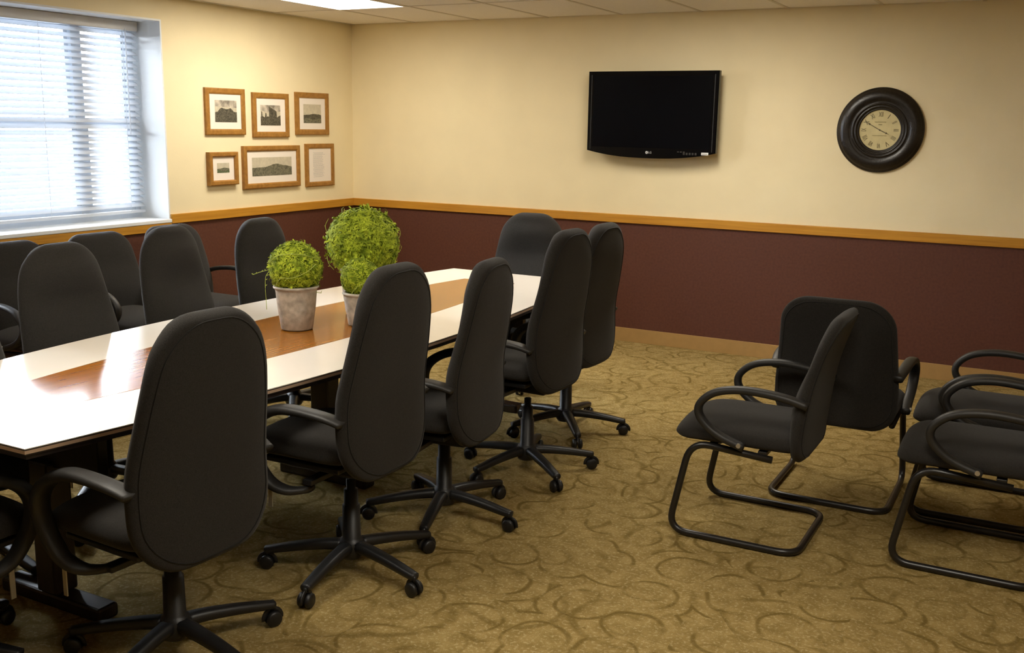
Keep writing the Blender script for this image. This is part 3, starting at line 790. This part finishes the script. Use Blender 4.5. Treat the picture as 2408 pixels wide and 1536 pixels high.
# ------------------------------------------------------------------ moss topiaries
def pot_prof(rb, rt, h, lip):
    return [(0, 0), (rb*.92, 0), (rb, .006), (rb+(rt-rb)*.5, h*.5), (rt-.006, h-lip), (rt-.003, h-lip*.6), (rt+.003, h-lip*.4), (rt+.004, h-.004), (rt, h), (rt-.010, h), (rt-.014, h-.02), (0, h-.022)]
def topiary(x, y, rb, rt, h, R_, zc, n, seed, label, tend):
    rnd = random.Random(seed)
    t = thing('moss_topiary', label, 'plant', (x, y, TH+.0008), 0, 'moss ball topiaries on the table')
    bm = lathe(bmesh.new(), pot_prof(rb, rt, h, .022), 48)
    for f in bm.faces:
        if f.calc_center_median().z < h*.07: f.material_index = 1
    for v in bm.verts:
        v.co.x *= 1+.012*noise.noise(v.co*18); v.co.y *= 1+.012*noise.noise(v.co*18+Vector((5, 5, 5)))
    obj('pot', bm, [M['pot'], M['potdark']], t, True)
    bm = bmesh.new(); bmesh.ops.create_icosphere(bm, subdivisions=5, radius=R_*.93)
    off = Vector((seed, seed*2, 0))
    def disp(d): return 1+.07*noise.noise(d*2.3+off)+.05*noise.noise(d*6+off)+.02*noise.noise(d*16+off)
    for v in bm.verts:
        d = v.co.normalized(); v.co = d*R_*.93*disp(d)
        if v.co.z < 0: v.co.z *= .97
        v.co.z += zc
    obj('moss_ball', bm, M['moss'], t, True)
    bm = bmesh.new()
    for i in range(n):
        z = rnd.uniform(-1, 1); a = rnd.uniform(0, 2*PI); q = math.sqrt(1-z*z); d = Vector((q*math.cos(a), q*math.sin(a), z))
        p = d*R_*.925*disp(d)+Vector((0, 0, zc))
        if p.z < h-.01 and Vector((p.x, p.y)).length > rt-.01 and z < -.6: continue
        tn = d.cross(Vector((rnd.gauss(0, 1), rnd.gauss(0, 1), rnd.gauss(0, 1)))).normalized()
        ln = R_*rnd.uniform(.07, .20); wd = R_*rnd.uniform(.010, .024); out = rnd.uniform(.05, .45)
        if rnd.random() < .03: out = rnd.uniform(.8, 1.4); wd *= 1.7
        sd = tn.cross(d).normalized(); cr = sd*ln*rnd.uniform(-.4, .4)
        pts = [p, p+tn*ln*.5+d*ln*out*.6+cr*.4, p+tn*ln+d*ln*out*.55+cr]
        va = [bm.verts.new(pts[0]-sd*wd), bm.verts.new(pts[0]+sd*wd), bm.verts.new(pts[1]+sd*wd), bm.verts.new(pts[1]-sd*wd), bm.verts.new(pts[2])]
        bm.faces.new((va[0], va[1], va[2], va[3])); bm.faces.new((va[3], va[2], va[4]))
    o = obj('moss_strands', bm, M['moss_bright'], t); o['kind'] = 'stuff'
    for P in tend:
        pp = catmull([Vector(q) for q in P], 6)
        bm = sweep(bmesh.new(), pp, lambda u: .0022*(1-.6*u), .0012, seg=5)
        for k in range(2, len(pp), 3):
            sd = Vector((rnd.uniform(-1, 1), rnd.uniform(-1, 1), rnd.uniform(-.3, 1))).normalized()*.009; e = Vector((0, 0, .003))
            vv = [bm.verts.new(pp[k]), bm.verts.new(pp[k]+sd*.6+e), bm.verts.new(pp[k]+sd*1.4), bm.verts.new(pp[k]+sd*.6-e)]; bm.faces.new(vv)
        obj('tendril', bm, M['tendril'], t)
def wrap(zc, R_, pts):   # tendril lying on the ball: list of (azimuth deg, elevation deg, lift)
    return [(R_*k*math.cos(math.radians(e))*math.cos(math.radians(a)), R_*k*math.cos(math.radians(e))*math.sin(math.radians(a)), zc+R_*k*math.sin(math.radians(e))) for a, e, k in pts]
topiary(2.574, -3.805, .069, .095, .195, .120, .272, 5200, 3, 'mid-sized moss ball in a clay pot, standing in front on the wood inlay',
        [wrap(.272, .120, [(-5, 12, 1.04), (-30, -2, 1.06), (-55, -12, 1.05), (-80, -14, 1.06), (-100, -30, 1.04)]),
         wrap(.272, .120, [(10, 20, 1.04), (-40, 34, 1.05), (-90, 30, 1.06), (-115, 12, 1.05)]),
         wrap(.272, .120, [(205, -10, 1.0), (208, -18, 1.15), (208, -34, 1.35), (208, -48, 1.65), (208, -55, 1.9)]),
         wrap(.272, .120, [(205, -6, 1.0), (210, -8, 1.3), (212, -10, 1.55)]),
         wrap(.272, .120, [(20, -30, 1.0), (25, -50, 1.1), (30, -45, 1.3)])])
topiary(2.590, -3.340, .085, .115, .235, .176, .335, 9500, 11, 'largest moss ball in a tall pale pot, standing behind the two smaller ones',
        [wrap(.335, .176, [(205, 15, 1.0), (208, 24, 1.1), (207, 34, 1.12)]), wrap(.335, .176, [(20, 10, 1.0), (18, 16, 1.08), (15, 24, 1.12)]),
         wrap(.335, .176, [(215, -20, 1.02), (220, -30, 1.06), (222, -42, 1.05)])])
topiary(2.752, -3.580, .057, .078, .152, .092, .216, 3600, 23, 'smallest moss ball in a little clay pot, partly hidden behind an office chair',
        [wrap(.216, .092, [(-10, 0, 1.05), (-60, -15, 1.06), (-90, -45, 1.05)]), wrap(.216, .092, [(190, 20, 1.02), (250, 35, 1.06), (300, 28, 1.05)])])
